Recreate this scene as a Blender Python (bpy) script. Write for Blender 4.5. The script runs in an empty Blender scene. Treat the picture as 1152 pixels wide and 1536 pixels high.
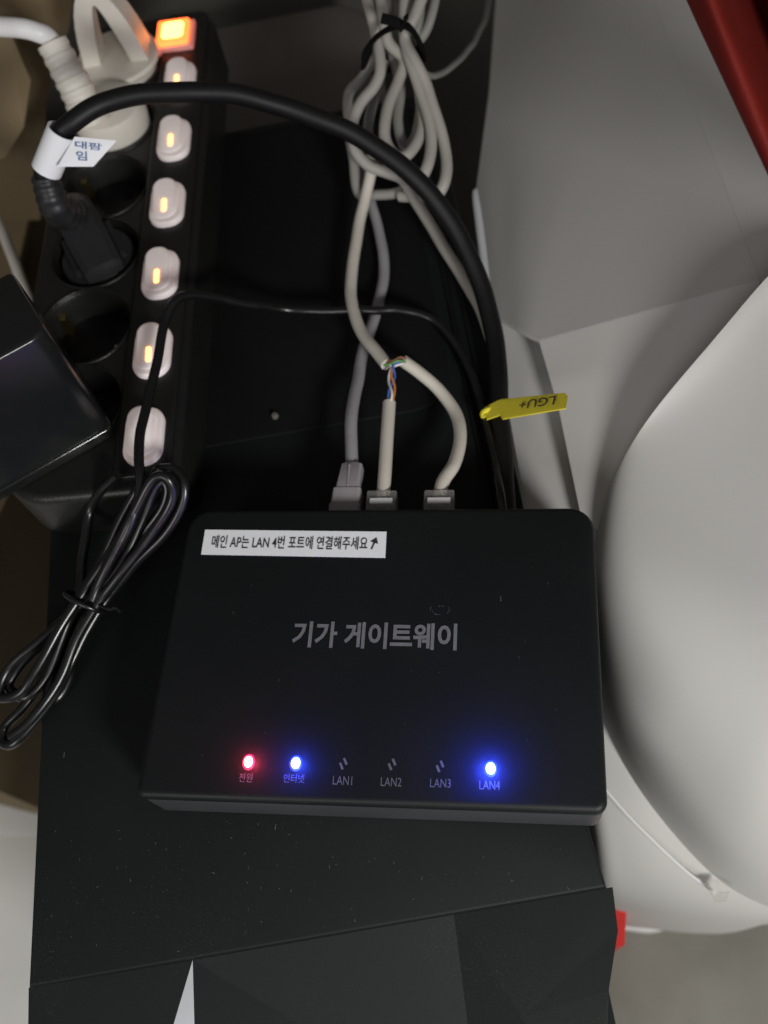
import bpy, bmesh, math, random
from mathutils import Vector, Matrix, noise
random.seed(7)
sc = bpy.context.scene
COL = sc.collection

# ------------------------------------------------------------------ camera
Z0 = 0.42                                   # height of the computer case's top above the floor
RR = Vector((0.98452531, -0.1235427, -0.12428641))     # camera right
RD = Vector((-0.16748619, -0.87201584, -0.45993124))   # camera down
RF = Vector((-0.05155858, 0.4736302, -0.87921337))     # camera forward
CAM = Vector((0.1655115, -0.03121413, 0.35169731 + Z0))
FPX = 1440.29                               # focal length in pixels of a 1152-wide picture
cd = bpy.data.cameras.new('camera'); cam = bpy.data.objects.new('camera', cd); COL.objects.link(cam)
m = Matrix.Identity(4)
for i in range(3):
    m[i][0] = RR[i]; m[i][1] = -RD[i]; m[i][2] = -RF[i]; m[i][3] = CAM[i]
cam.matrix_world = m
cd.sensor_fit = 'HORIZONTAL'; cd.sensor_width = 36; cd.lens = 36 * FPX / 1152
cd.clip_start = 0.01; cd.clip_end = 50
cd.dof.use_dof = True; cd.dof.focus_distance = 0.335; cd.dof.aperture_fstop = 12
sc.camera = cam

# ------------------------------------------------------------------ world, lamp, exposure
w = bpy.data.worlds.new('World'); sc.world = w; w.use_nodes = True
w.node_tree.nodes['Background'].inputs[0].default_value = (1.0, 0.97, 0.93, 1)
w.node_tree.nodes['Background'].inputs[1].default_value = 0.11
def area_lamp(name, loc, target, size, power, col):
    l = bpy.data.lights.new(name, 'AREA'); l.shape = 'DISK'; l.size = size; l.energy = power; l.color = col
    o = bpy.data.objects.new(name, l); COL.objects.link(o); o.location = loc
    o.rotation_euler = (Vector(target) - Vector(loc)).to_track_quat('-Z', 'Y').to_euler()
    return o
area_lamp('room_lamp', (0.40, -0.43, Z0 + 0.38), (0.12, 0.05, Z0), 0.14, 3.5, (1.0, 0.99, 0.96))
area_lamp('front_fill_lamp', (-0.75, -1.3, Z0 + 0.9), (-0.1, 0.0, Z0 - 0.3), 0.8, 7.5, (1.0, 0.99, 0.97))  # added out-of-frame fill lamp for the front faces and left floor
sc.view_settings.view_transform = 'Standard'; sc.view_settings.look = 'None'
sc.view_settings.exposure = 0.15; sc.view_settings.gamma = 1; sc.view_settings.use_curve_mapping = False

# ------------------------------------------------------------------ helpers
def px(x, y, z):
    """photo pixel -> world point at height z above the case top"""
    d = RR * ((x - 576) / FPX) + RD * ((y - 768) / FPX) + RF
    t = (z + Z0 - CAM.z) / d.z
    return CAM + d * t
def pxy(x, y, Y):
    d = RR * ((x - 576) / FPX) + RD * ((y - 768) / FPX) + RF
    t = (Y - CAM.y) / d.y
    return CAM + d * t
def tag(o, label, cat, group=None, kind=None):
    if label: o['label'] = label
    if cat: o['category'] = cat
    if group: o['group'] = group
    if kind: o['kind'] = kind
    return o
def thing(name, label, cat, loc, group=None):
    o = bpy.data.objects.new(name, None); COL.objects.link(o); o.location = loc
    o.empty_display_size = 0.01
    return tag(o, label, cat, group)
def world_loc(o):
    v = Vector((0, 0, 0))
    while o: v += o.location; o = o.parent
    return v
def mesh_obj(name, verts, faces, mat, parent=None, smooth=35, off=None):
    """verts in world space; object origin at the parent's origin"""
    base = world_loc(parent) if parent else (off or Vector((0, 0, 0)))
    me = bpy.data.meshes.new(name)
    me.from_pydata([tuple(Vector(v) - base) for v in verts], [], faces); me.update()
    bm = bmesh.new(); bm.from_mesh(me); bmesh.ops.remove_doubles(bm, verts=bm.verts, dist=1e-6)
    bmesh.ops.recalc_face_normals(bm, faces=bm.faces); bm.to_mesh(me); bm.free()
    if smooth:
        for p in me.polygons: p.use_smooth = True
        me.set_sharp_from_angle(angle=math.radians(smooth))
    mats = mat if isinstance(mat, (list, tuple)) else [mat]
    for mm in mats: me.materials.append(mm)
    o = bpy.data.objects.new(name, me); COL.objects.link(o)
    if parent: o.parent = parent
    else: o.location = base
    return o
class MB:
    def __init__(s): s.v = []; s.f = []
    def add(s, v, f):
        n = len(s.v); s.v += [Vector(a) for a in v]; s.f += [[i + n for i in q] for q in f]
    def rings(s, rings, close=True, cap=True):
        n = len(rings[0]); v = [p for r in rings for p in r]; f = []
        for k in range(len(rings) - 1):
            for i in range(n if close else n - 1):
                j = (i + 1) % n
                f.append([k * n + i, k * n + j, (k + 1) * n + j, (k + 1) * n + i])
        if cap:
            f.append(list(range(n))); f.append([(len(rings) - 1) * n + i for i in range(n)])
        s.add(v, f)
    def box(s, P, a, b, c):      # corner P and three edge vectors
        v = [P, P + a, P + a + b, P + b]; v += [q + c for q in v]
        s.add(v, [[0, 1, 2, 3], [4, 5, 6, 7], [0, 1, 5, 4], [1, 2, 6, 5], [2, 3, 7, 6], [3, 0, 4, 7]])
    def obj(s, name, mat, parent=None, smooth=35): return mesh_obj(name, s.v, s.f, mat, parent, smooth)
def spline(pts, n=8):
    out = []
    P = [pts[0] * 2 - pts[1]] + list(pts) + [pts[-1] * 2 - pts[-2]]
    for i in range(1, len(P) - 2):
        p0, p1, p2, p3 = P[i - 1:i + 3]
        for k in range(n):
            t = k / n
            out.append(0.5 * ((2 * p1) + (p2 - p0) * t + (2 * p0 - 5 * p1 + 4 * p2 - p3) * t * t + (3 * p1 - p0 - 3 * p2 + p3) * t ** 3))
    out.append(pts[-1].copy())
    return out
def tube(mb, pts, r, sides=12, n=8, raw=False, flat=1.0):
    p = pts if raw else spline(pts, n)
    if not raw and not callable(r) and r > .0012 and len(p) > 30: p = [q + noise.noise_vector(q * 55) * .0007 * min(1, i / 8, (len(p) - 1 - i) / 8) for i, q in enumerate(p)]
    rad = r if callable(r) else (lambda t: r)
    T = [(p[min(i + 1, len(p) - 1)] - p[max(i - 1, 0)]).normalized() for i in range(len(p))]
    u = T[0].orthogonal().normalized()
    rings = []
    for i in range(len(p)):
        if i: u = T[i - 1].rotation_difference(T[i]) @ u
        u = (u - T[i] * u.dot(T[i])).normalized(); v = T[i].cross(u)
        R = rad(i / (len(p) - 1))
        rings.append([p[i] + (u * math.cos(a) + v * math.sin(a) * flat) * R for a in [2 * math.pi * k / sides for k in range(sides)]])
    mb.rings(rings)
def tube_obj(name, pts, r, mat, parent=None, **k):
    mb = MB(); tube(mb, pts, r, **k); return mb.obj(name, mat, parent, smooth=60)
def rrect(u0, u1, v0, v1, r, n=6):
    """rounded rectangle outline, r one radius or four (bl, br, tr, tl)"""
    rr = r if isinstance(r, (list, tuple)) else [r] * 4
    out = []
    for (cx, cy, a0), q in zip(((u0 + rr[0], v0 + rr[0], 180), (u1 - rr[1], v0 + rr[1], 270), (u1 - rr[2], v1 - rr[2], 0), (u0 + rr[3], v1 - rr[3], 90)), rr):
        for k in range(n + 1):
            a = math.radians(a0 + 90 * k / n); out.append((cx + q * math.cos(a), cy + q * math.sin(a)))
    return out
def slab(mb, frame, u0, u1, v0, v1, r, z0, z1, fil=0.001, nf=4, n=6):
    """rounded box with a filleted top edge in a (u, v, z) frame"""
    rr = list(r) if isinstance(r, (list, tuple)) else [r] * 4
    rings = [[frame(a, b, z0) for a, b in rrect(u0, u1, v0, v1, rr, n)]]
    for k in range(nf + 1):
        t = math.pi / 2 * k / nf; ins = fil * (1 - math.cos(t)); z = z1 - fil + fil * math.sin(t)
        rings.append([frame(a, b, z) for a, b in rrect(u0 + ins, u1 - ins, v0 + ins, v1 - ins, [max(q - ins, 1e-4) for q in rr], n)])
    mb.rings(rings)

# ------------------------------------------------------------------ materials
def mat(name, col, rough=0.5, spec=0.5, var=0.0, vscale=30, bump=0.0, bscale=400, metal=0, emit=None, estr=0, trans=0, sss=0, speck=0, coat=0):
    m = bpy.data.materials.new(name); m.use_nodes = True
    nt = m.node_tree; N = nt.nodes; L = nt.links; b = N['Principled BSDF']
    b.inputs['Base Color'].default_value = (*col, 1); b.inputs['Roughness'].default_value = rough
    b.inputs['Specular IOR Level'].default_value = spec; b.inputs['Metallic'].default_value = metal
    if coat: b.inputs['Coat Weight'].default_value = coat; b.inputs['Coat Roughness'].default_value = 0.15
    if emit: b.inputs['Emission Color'].default_value = (*emit, 1); b.inputs['Emission Strength'].default_value = estr
    if trans: b.inputs['Transmission Weight'].default_value = trans; b.inputs['IOR'].default_value = 1.4
    if sss:
        b.inputs['Subsurface Weight'].default_value = sss; b.inputs['Subsurface Radius'].default_value = (0.004, 0.003, 0.002); b.inputs['Subsurface Scale'].default_value = 1
    tc = N.new('ShaderNodeTexCoord')
    last = None
    if var:
        n = N.new('ShaderNodeTexNoise'); n.inputs['Scale'].default_value = vscale; n.inputs['Detail'].default_value = 6; L.new(tc.outputs['Object'], n.inputs['Vector'])
        mx = N.new('ShaderNodeMix'); mx.data_type = 'RGBA'
        mx.inputs['A'].default_value = (*[c * (1 - var) for c in col], 1); mx.inputs['B'].default_value = (*[min(1, c * (1 + var)) for c in col], 1)
        L.new(n.outputs['Fac'], mx.inputs['Factor']); last = mx.outputs['Result']
        rm = N.new('ShaderNodeMapRange'); rm.inputs['To Min'].default_value = max(0.05, rough - 0.1); rm.inputs['To Max'].default_value = min(1, rough + 0.1)
        L.new(n.outputs['Fac'], rm.inputs['Value']); L.new(rm.outputs['Result'], b.inputs['Roughness'])
    if speck:   # settled dust: fine pale grains, thicker in drifts
        n1 = N.new('ShaderNodeTexNoise'); n1.inputs['Scale'].default_value = 1500; n1.inputs['Detail'].default_value = 2
        n2 = N.new('ShaderNodeTexNoise'); n2.inputs['Scale'].default_value = 28; n2.inputs['Detail'].default_value = 5
        for q in (n1, n2): L.new(tc.outputs['Object'], q.inputs['Vector'])
        a = N.new('ShaderNodeMapRange'); a.inputs['From Min'].default_value = 0.58; a.inputs['From Max'].default_value = 0.75; L.new(n1.outputs['Fac'], a.inputs['Value'])
        c = N.new('ShaderNodeMapRange'); c.inputs['From Min'].default_value = 0.45; c.inputs['From Max'].default_value = 0.75; L.new(n2.outputs['Fac'], c.inputs['Value'])
        ml = N.new('ShaderNodeMath'); ml.operation = 'MULTIPLY'; L.new(a.outputs[0], ml.inputs[0]); L.new(c.outputs[0], ml.inputs[1])
        m2 = N.new('ShaderNodeMath'); m2.operation = 'MULTIPLY'; m2.inputs[1].default_value = speck; L.new(ml.outputs[0], m2.inputs[0])
        mx2 = N.new('ShaderNodeMix'); mx2.data_type = 'RGBA'; mx2.inputs['B'].default_value = (0.2, 0.2, 0.21, 1)
        if last: L.new(last, mx2.inputs['A'])
        else: mx2.inputs['A'].default_value = (*col, 1)
        L.new(m2.outputs[0], mx2.inputs['Factor']); last = mx2.outputs['Result']
    if last: L.new(last, b.inputs['Base Color'])
    if bump:
        n = N.new('ShaderNodeTexNoise'); n.inputs['Scale'].default_value = bscale; n.inputs['Detail'].default_value = 4; L.new(tc.outputs['Object'], n.inputs['Vector'])
        bp = N.new('ShaderNodeBump'); bp.inputs['Strength'].default_value = bump; bp.inputs['Distance'].default_value = 0.001
        L.new(n.outputs['Fac'], bp.inputs['Height']); L.new(bp.outputs['Normal'], b.inputs['Normal'])
    return m
M = dict(
    case=mat('black_case_paint', (0.0080, 0.0096, 0.0102), 0.6, 0.22, 0.2, 25, 0.08, 3000, speck=0.13),
    case_dark=mat('black_case_gap', (0.004, 0.004, 0.004), 0.7, 0.2),
    vent=mat('black_vent_mesh', (0.0055, 0.0064, 0.0064), 0.7, 0.15, 0.25, 30, 0.4, 2500),
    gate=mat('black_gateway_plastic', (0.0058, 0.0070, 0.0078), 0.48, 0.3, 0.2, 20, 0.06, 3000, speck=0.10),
    gateside=mat('lit_side_plastic', (0.050, 0.052, 0.056), 0.4, 0.45, 0.2, 30, 0.06, 3000),  # paler than the lid, for light falling on the front face
    silver=mat('silver_trim', (0.62, 0.64, 0.68), 0.45, 0.5, 0.1, 60, metal=0.2),
    strip=mat('black_strip_plastic', (0.0115, 0.0115, 0.011), 0.38, 0.4, 0.25, 40, 0.15, 900),
    stripin=mat('black_socket_plastic', (0.004, 0.004, 0.004), 0.4, 0.3),
    brass=mat('brass_clip', (0.75, 0.6, 0.28), 0.3, metal=1),
    rocker=mat('milky_switch_plastic', (0.86, 0.81, 0.80), 0.35, 0.5, 0.08, 120, emit=(1, 0.72, 0.66), estr=0.10, sss=0.15),  # faint emission stands in for neon light passing through the plastic
    neon=mat('neon_window', (0.9, 0.5, 0.3), 0.3, emit=(1.0, 0.42, 0.13), estr=3.2),
    mainlens=mat('lit_switch_lens', (0.9, 0.4, 0.2), 0.25, emit=(1.0, 0.12, 0.018), estr=3.4),
    maincore=mat('lit_switch_core', (0.9, 0.5, 0.3), 0.3, emit=(1.0, 0.36, 0.08), estr=6),
    mainframe=mat('clear_pink_lens', (0.75, 0.5, 0.5), 0.2, 0.6, emit=(1, 0.15, 0.08), estr=0.25),
    cream=mat('cream_plug_plastic', (0.74, 0.70, 0.63), 0.45, 0.4, 0.08, 80, 0.08, 600, sss=0.1),
    whitecord=mat('white_cord', (0.86, 0.85, 0.85), 0.4, 0.4, 0.05, 60),
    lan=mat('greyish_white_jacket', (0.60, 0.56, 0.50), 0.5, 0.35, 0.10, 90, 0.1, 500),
    coil=mat('shaded_white_jacket', (0.36, 0.34, 0.31), 0.5, 0.35, 0.10, 90, 0.1, 500),  # white jacket darkened for the dimmer light at the back
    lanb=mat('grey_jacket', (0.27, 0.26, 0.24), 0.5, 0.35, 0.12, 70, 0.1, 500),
    greyc=mat('purple_grey_jacket', (0.32, 0.305, 0.33), 0.5, 0.35, 0.12, 90, 0.1, 500),
    boot=mat('purple_grey_boot', (0.30, 0.275, 0.295), 0.5, 0.35, 0.12, 120, 0.1, 700),
    blackc=mat('black_cord_rubber', (0.005, 0.005, 0.0055), 0.5, 0.35, 0.2, 60, 0.05, 700),
    thinc=mat('black_thin_cord', (0.006, 0.006, 0.007), 0.28, 0.6, 0.2, 120),
    blackplug=mat('black_plug_plastic', (0.016, 0.017, 0.019), 0.42, 0.45, 0.25, 80, 0.12, 700),
    adapter=mat('black_adapter_plastic', (0.010, 0.011, 0.0115), 0.26, 0.5, 0.2, 40, 0.05, 2000),
    gloss=mat('glossy_black_plastic', (0.010, 0.010, 0.010), 0.16, 0.7),
    velcro=mat('black_velcro', (0.006, 0.006, 0.006), 0.9, 0.1, 0.2, 400, 0.6, 1800),
    paper=mat('white_label_paper', (0.88, 0.89, 0.93), 0.5, 0.4, 0.03, 100, 0.05, 300),
    ink=mat('black_ink', (0.03, 0.03, 0.035), 0.6), blueink=mat('blue_ink', (0.05, 0.13, 0.33), 0.6),
    greyprint=mat('grey_print', (0.16, 0.16, 0.175), 0.5, 0.3, 0.25, 500),
    dimprint=mat('dim_grey_print', (0.13, 0.13, 0.145), 0.5, 0.3),
    yellow=mat('yellow_tag_plastic', (0.85, 0.73, 0.05), 0.45, 0.4, 0.08, 200, 0.05, 400),
    clear=mat('clear_plug_plastic', (0.82, 0.80, 0.78), 0.12, 0.5, trans=0.82),
    bag=mat('white_vinyl', (0.51, 0.50, 0.48), 0.62, 0.22, 0.05, 9, 0.06, 60),
    board=mat('white_board', (0.64, 0.625, 0.61), 0.6, 0.25, 0.05, 12, 0.06, 300),
    seam=mat('white_vinyl_seam', (0.66, 0.66, 0.65), 0.5, 0.3, 0.04, 60),
    red=mat('red_cloth', (0.16, 0.010, 0.006), 0.6, 0.3, 0.25, 40, 0.2, 300),
    redtab=mat('red_tab_plastic', (0.62, 0.03, 0.025), 0.4, 0.4, 0.1, 100),
    floor=mat('pale_vinyl_floor', (0.85, 0.84, 0.81), 0.45, 0.4, 0.12, 14, 0.05, 90),
    mat=mat('mottled_grey_mat', (0.27, 0.26, 0.225), 0.7, 0.25, 0.45, 14, 0.2, 300),
    wall=mat('grey_wall', (0.12, 0.112, 0.10), 0.75, 0.3, 0.12, 8, 0.1, 120),
    tray=mat('dark_grey_box_plastic', (0.135, 0.12, 0.108), 0.6, 0.3, 0.1, 20, 0.1, 300),
    kraft=mat('brown_cardboard', (0.22, 0.165, 0.095), 0.75, 0.25, 0.3, 12, 0.2, 160),
    white=mat('white_clamp_lit_floor', (0.92, 0.92, 0.91), 0.6, 0.3, 0.03, 20),
    dust=mat('pale_dust', (0.09, 0.097, 0.11), 0.9, 0.1),
    ledr=mat('red_led_core', (1, .4, .4), 0.3, emit=(1.0, 0.55, 0.6), estr=4), ledrr=mat('red_led_rim', (.6, .05, .1), 0.3, emit=(1.0, 0.02, 0.10), estr=1.3),
    ledb=mat('blue_led_core', (.5, .6, 1), 0.3, emit=(0.45, 0.6, 1.0), estr=5), ledbb=mat('blue_led_rim', (.05, .1, .7), 0.3, emit=(0.015, 0.03, 1.0), estr=2.2),
    wireo=mat('orange_wire', (0.55, 0.2, 0.07), 0.4), wireb=mat('blue_wire', (0.05, 0.13, 0.45), 0.4),
    wireg=mat('green_wire', (0.13, 0.30, 0.10), 0.4), wirew=mat('white_wire', (0.7, 0.66, 0.62), 0.4), wirebr=mat('brown_wire', (0.22, 0.10, 0.05), 0.4),
)
V = Vector
def txt(name, s, origin, udir, vdir, height, mt, parent, width=None, bold=0.0, lift=0.00025, shear=0.0, center=False):
    """flat raised print: built-in font outline turned into a thin mesh lying on udir x vdir"""
    c = bpy.data.curves.new(name, 'FONT'); c.body = s; c.size = 1; c.offset = bold; c.extrude = 0; c.shear = shear; c.resolution_u = 3
    t = bpy.data.objects.new(name, c); COL.objects.link(t)
    dg = bpy.context.evaluated_depsgraph_get(); dg.update()
    me = bpy.data.meshes.new_from_object(t.evaluated_get(dg)); bpy.data.objects.remove(t)
    xs = [v.co.x for v in me.vertices]; ys = [v.co.y for v in me.vertices]
    x0, x1, y0, y1 = min(xs), max(xs), min(ys), max(ys)
    ky = height / (y1 - y0); kx = width / (x1 - x0) if width else ky
    n = udir.cross(vdir).normalized()
    verts = [origin + udir * ((v.co.x - x0) * kx) + vdir * ((v.co.y - y0) * ky) + n * lift for v in me.vertices]
    faces = [list(p.vertices) for p in me.polygons]
    bpy.data.meshes.remove(me)
    return mesh_obj(name, verts, faces, mt, parent, smooth=0)

# ------------------------------------------------------------------ setting: floor, wall
mb = MB(); mb.add([V((-3, -2, 0)), V((3, -2, 0)), V((3, 0.66, 0)), V((-3, 0.66, 0))], [[0, 1, 2, 3]])
tag(mb.obj('floor', M['floor'], smooth=0), None, None, kind='structure')
mb = MB(); mb.box(V((-3, 0.66, 0)), V((6, 0, 0)), V((0, 0.05, 0)), V((0, 0, 1.6)))
tag(mb.obj('wall', M['wall'], smooth=0), None, None, kind='structure')

# ------------------------------------------------------------------ computer case
CW, CDP = 0.2021, 0.405
case = thing('computer_case', 'black desktop computer tower with angular faceted front under the gateway', 'computer', (CW / 2, CDP / 2, 0))
I = lambda a, b, z: V((a, b, z + Z0))
mb = MB(); mb.box(V((0.004, 0.02, 0.012)), V((CW - 0.008, 0, 0)), V((0, CDP - 0.02, 0)), V((0, 0, Z0 - 0.024))); mb.obj('body', M['case'], case)
# top panel with a slim rolled edge, a little narrower behind the bezel than at its flared front corner
mb = MB()
def top_ring(ins, z):
    tl, tr_ = px(42, 1481, 0), px(910, 1331, 0)
    o = [(tl.x, tl.y), (tr_.x, tr_.y), (CW - 0.0025, 0.027), (CW, 0.16), (CW, CDP), (0, CDP), (0, 0.1)]
    c = V((CW / 2, CDP / 2))
    return [I(a + (ins if a < c.x else -ins), b + (ins if b < c.y else -ins), z) for a, b in o]
mb.rings([top_ring(0, -0.012), top_ring(0, -0.0012), top_ring(0.0004, -0.0004), top_ring(0.0012, 0)])
mb.obj('top_panel', M['case'], case, smooth=30)
mb = MB(); slab(mb, I, 0.022, CW - 0.020, 0.205, CDP - 0.006, 0.018, -0.002, 0.0009, 0.0008); mb.obj('dust_filter', M['vent'], case)
for a in (CW - 0.0145, CW - 0.0085):
    mb = MB(); slab(mb, I, a, a + 0.0028, 0.12, CDP - 0.01, 0.0012, -0.001, 0.0009, 0.0005, n=3); mb.obj('rib', M['case_dark'], case)
p = px(413, 625, 0.001)
mb = MB(); mb.rings([[V((p.x + r * math.cos(k * math.pi / 4), p.y + r * math.sin(k * math.pi / 4), Z0 + z)) for k in range(8)] for r, z in ((.0016, .0005), (.0016, .0024), (.0010, .0030))])
mb.obj('screw', M['tray'], case)
# faceted front bezel: each facet its own tilt
A = px(43, 1482, -.0025); B = px(289, 1440, -.0025); C = px(681, 1372, -.0025); D = px(919, 1331, -.0025)
A2 = px(40, 1700, -.008); B2 = px(212, 1700, -.012); B3 = px(296, 1700, -.010); C2 = px(722, 1700, -.026); C3 = px(893, 1700, -.010)
E = px(927, 1396, -.004); F = px(913, 1486, -.0055); G = px(783, 1526, -.006); Hh = px(905, 1700, -.032)
def facet(name, pts, mt, th=0.004):
    n = (pts[1] - pts[0]).cross(pts[2] - pts[0]); n = n.normalized() * (-th if n.z > 0 else th)
    mb = MB(); q = len(pts)
    mb.add(list(pts) + [a + n for a in pts], [list(range(q)), list(range(q, 2 * q))] + [[i, (i + 1) % q, q + (i + 1) % q, q + i] for i in range(q)])
    return mb.obj(name, mt, case, smooth=0)
g = 0.0004
facet('bezel_facet', [A, B, B2, A2], M['case']); facet('silver_facet', [B, B3, B2], M['silver'], 0.003)['label'] = 'pale silver wedge between the black facets'
facet('bezel_facet', [B, C, C2, B3], M['case']); facet('bezel_facet', [C, G, C3, C2], M['case'])
facet('bezel_facet', [C, D, E, F, G], M['case']); facet('bezel_facet', [G, F, Hh, C3], M['case'])
yb = min(v.y for v in (A2, B2, C2, C3, Hh))
mb = MB(); mb.box(V((0.003, yb - 0.003, 0.012)), V((CW - 0.004, 0, 0)), V((0, 0.02 - yb, 0)), V((0, 0, Z0 - 0.085))); mb.obj('front_panel', M['case'], case)
mb = MB(); mb.box(V((0.0008, -0.004, Z0 - 0.08)), V((CW - 0.0016, 0, 0)), V((0, 0.03, 0)), V((0, 0, 0.066))); mb.obj('bezel_support', M['case_dark'], case)
for a, b in ((.02, .03), (CW - .045, .03), (.02, CDP - .06), (CW - .045, CDP - .06)):
    mb = MB(); mb.box(V((a, b, 0)), V((.025, 0, 0)), V((0, .03, 0)), V((0, 0, .014))); mb.obj('foot', M['case_dark'], case)

# ------------------------------------------------------------------ gateway
GO = V((0.0513, 0.0503, 0)); TH = -0.1818; GW, GD, GH = 0.1555, 0.1094, 0.030
eu = V((math.cos(TH), math.sin(TH), 0)); ev = V((-math.sin(TH), math.cos(TH), 0))
GF = lambda u, v, z: GO + eu * (u - .0028 * max(0, 1 - v / GD) * max(0, 1 - u / GW)) + ev * (v - .0012 * max(0, 1 - v / GD)) + V((0, 0, z + Z0))
def guv(x, y, z=GH):
    p = px(x, y, z) - GO; return p.dot(eu), p.dot(ev)
gate = thing('network_gateway', 'flat black plastic network gateway with glowing red and blue lights', 'gateway', GF(GW / 2, GD / 2, 0))
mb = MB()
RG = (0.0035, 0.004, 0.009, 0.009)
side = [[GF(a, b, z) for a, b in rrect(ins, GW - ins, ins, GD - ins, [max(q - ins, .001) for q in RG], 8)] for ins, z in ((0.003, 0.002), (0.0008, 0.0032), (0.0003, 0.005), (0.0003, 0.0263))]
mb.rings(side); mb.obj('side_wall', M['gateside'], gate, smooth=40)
mb = MB(); rings = [[GF(a, b, z) for a, b in rrect(ins, GW - ins, ins, GD - ins, [max(q - ins, .0008) for q in RG], 8)] for ins, z in ((0.0012, 0.0258), (0, 0.0265))]
for k in range(0, 6):
    t = math.pi / 2 * k / 5; i2 = 0.0024 * (1 - math.cos(t)); z = GH - 0.0024 + 0.0024 * math.sin(t)
    rings.append([GF(a, b, z) for a, b in rrect(i2, GW - i2, i2, GD - i2, [max(q - i2, .001) for q in RG], 8)])
mb.rings(rings); mb.obj('lid', M['gate'], gate, smooth=40)
for a in (0.012, GW - 0.022):
    for b in (0.01, GD - 0.02):
        mb = MB(); slab(mb, GF, a, a + .01, b, b + .01, .004, 0.0003, 0.0030, .0003, n=3); mb.obj('rubber_foot', M['case_dark'], gate)
# white instruction sticker
c = [px(x, y, GH) for x, y in ((302, 832), (578, 837), (580, 798), (308, 795))]
su = (c[1] - c[0]); sv = (c[3] - c[0]); SU = su.normalized(); SV = V((0, 0, 1)).cross(SU)
mb = MB(); mb.add([q + V((0, 0, .0001)) for q in c] + [q + V((0, 0, .0003)) for q in c], [[0, 1, 2, 3], [4, 5, 6, 7], [0, 1, 5, 4], [1, 2, 6, 5], [2, 3, 7, 6], [3, 0, 4, 7]])
stk = mb.obj('sticker', M['paper'], gate, smooth=0); stk['label'] = 'white paper sticker with a line of black lettering'
o = px(317, 823, GH) + V((0, 0, .0003))
e2 = px(551, 826, GH) - px(317, 823, GH)
txt('lettering', '메인 AP는 LAN 4번 포트에 연결해주세요', o, e2.normalized(), V((0, 0, 1)).cross(e2.normalized()), (px(317, 804, GH) - px(317, 823, GH)).length, M['ink'], stk, width=e2.length, bold=0.004)
a0, a1 = px(557, 824, GH + .0005), px(565, 806, GH + .0005)
mb = MB(); dr = (a1 - a0).normalized(); sd = V((0, 0, 1)).cross(dr)
mb.add([a0 + sd * .0003, a0 - sd * .0003, a1 - sd * .0003 - dr * .002, a1 + sd * .0003 - dr * .002], [[0, 1, 2, 3]])
mb.add([a1, a1 - dr * .0024 + sd * .0016, a1 - dr * .0024 - sd * .0016], [[0, 1, 2]])
mb.obj('printed_arrow', M['ink'], stk, smooth=0)
# product lettering
o = px(437, 971, GH); e2 = px(685, 976, GH) - o; un_ = e2.normalized(); vn_ = V((0, 0, 1)).cross(un_)
txt('lettering', '기가 게이트웨이', o, un_, vn_, (px(437, 932, GH) - o).length, M['greyprint'], gate, width=e2.length, bold=0.028)
# status lights
def icon(x, y):
    mb = MB()
    for dx, dy in ((-3, 3), (3, -4)):
        a = px(x + dx - 2, y + dy - 5, GH + .0002); b = px(x + dx + 2, y + dy + 5, GH + .0002); d = (b - a).normalized(); s = V((0, 0, 1)).cross(d) * .0004
        mb.add([a + s, a - s, b - s, b + s], [[0, 1, 2, 3]])
    mb.obj('port_icon', M['dimprint'], gate, smooth=0)
def led(x, y, core, rim, col, power):
    p = px(x, y, GH)
    def dome(r, h, z0):
        return [[p + eu * (r * math.cos(t) * math.cos(a)) + ev * (r * 1.25 * math.cos(t) * math.sin(a)) + V((0, 0, z0 + h * math.sin(t))) for a in [2 * math.pi * k / 14 for k in range(14)]] for t in [math.pi / 2 * q / 5 * .98 for q in range(6)]]
    m1 = MB(); m1.rings(dome(.0022, .0006, 0.0)); o = m1.obj('status_light', rim, gate, smooth=80)
    m2 = MB(); m2.rings(dome(.0016, .0012, 0.0003)); m2.obj('light_core', core, o, smooth=80)
    l = bpy.data.lights.new('status_glow', 'POINT'); l.color = col; l.energy = power * 5; l.shadow_soft_size = .001
    lo = bpy.data.objects.new('status_glow', l); COL.objects.link(lo); lo.parent = gate; lo.location = p + V((0, 0, .0055)) - gate.location
led(373, 1143, M['ledr'], M['ledrr'], (1, .05, .12), 0.0016)
led(444, 1145, M['ledb'], M['ledbb'], (.03, .06, 1), 0.004)
led(736, 1153, M['ledb'], M['ledbb'], (.03, .06, 1), 0.010)
for x, y in ((515, 1146), (588, 1147), (660, 1150)): icon(x, y)
for s, x, y, wd in (('전원', 358, 1173, 20), ('인터넷', 425, 1174, 31), ('LAN1', 499, 1177, 29), ('LAN2', 571, 1179, 31), ('LAN3', 645, 1181, 31), ('LAN4', 719, 1184, 31)):
    o = px(x, y, GH); e2 = px(x + wd, y + wd * .03, GH) - o; uu = e2.normalized()
    txt('lettering', s, o, uu, V((0, 0, 1)).cross(uu), (px(x, y - 13, GH) - o).length, M['dimprint'], gate, width=e2.length)
# added spot lamp over the gateway, throws a blue patch on the bag
l = bpy.data.lights.new('added_blue_spot', 'SPOT'); l.color = (.25, .25, 1); l.energy = 0.012; l.spot_size = math.radians(17); l.spot_blend = 1; l.shadow_soft_size = .002
lo = bpy.data.objects.new('added_blue_spot', l); COL.objects.link(lo); lo.parent = gate
P0 = px(736, 1153, GH) + V((0, 0, .010)); lo.location = P0 - gate.location
lo.rotation_euler = (px(1105, 985, 0.02) - P0).to_track_quat('-Z', 'Y').to_euler()

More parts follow.
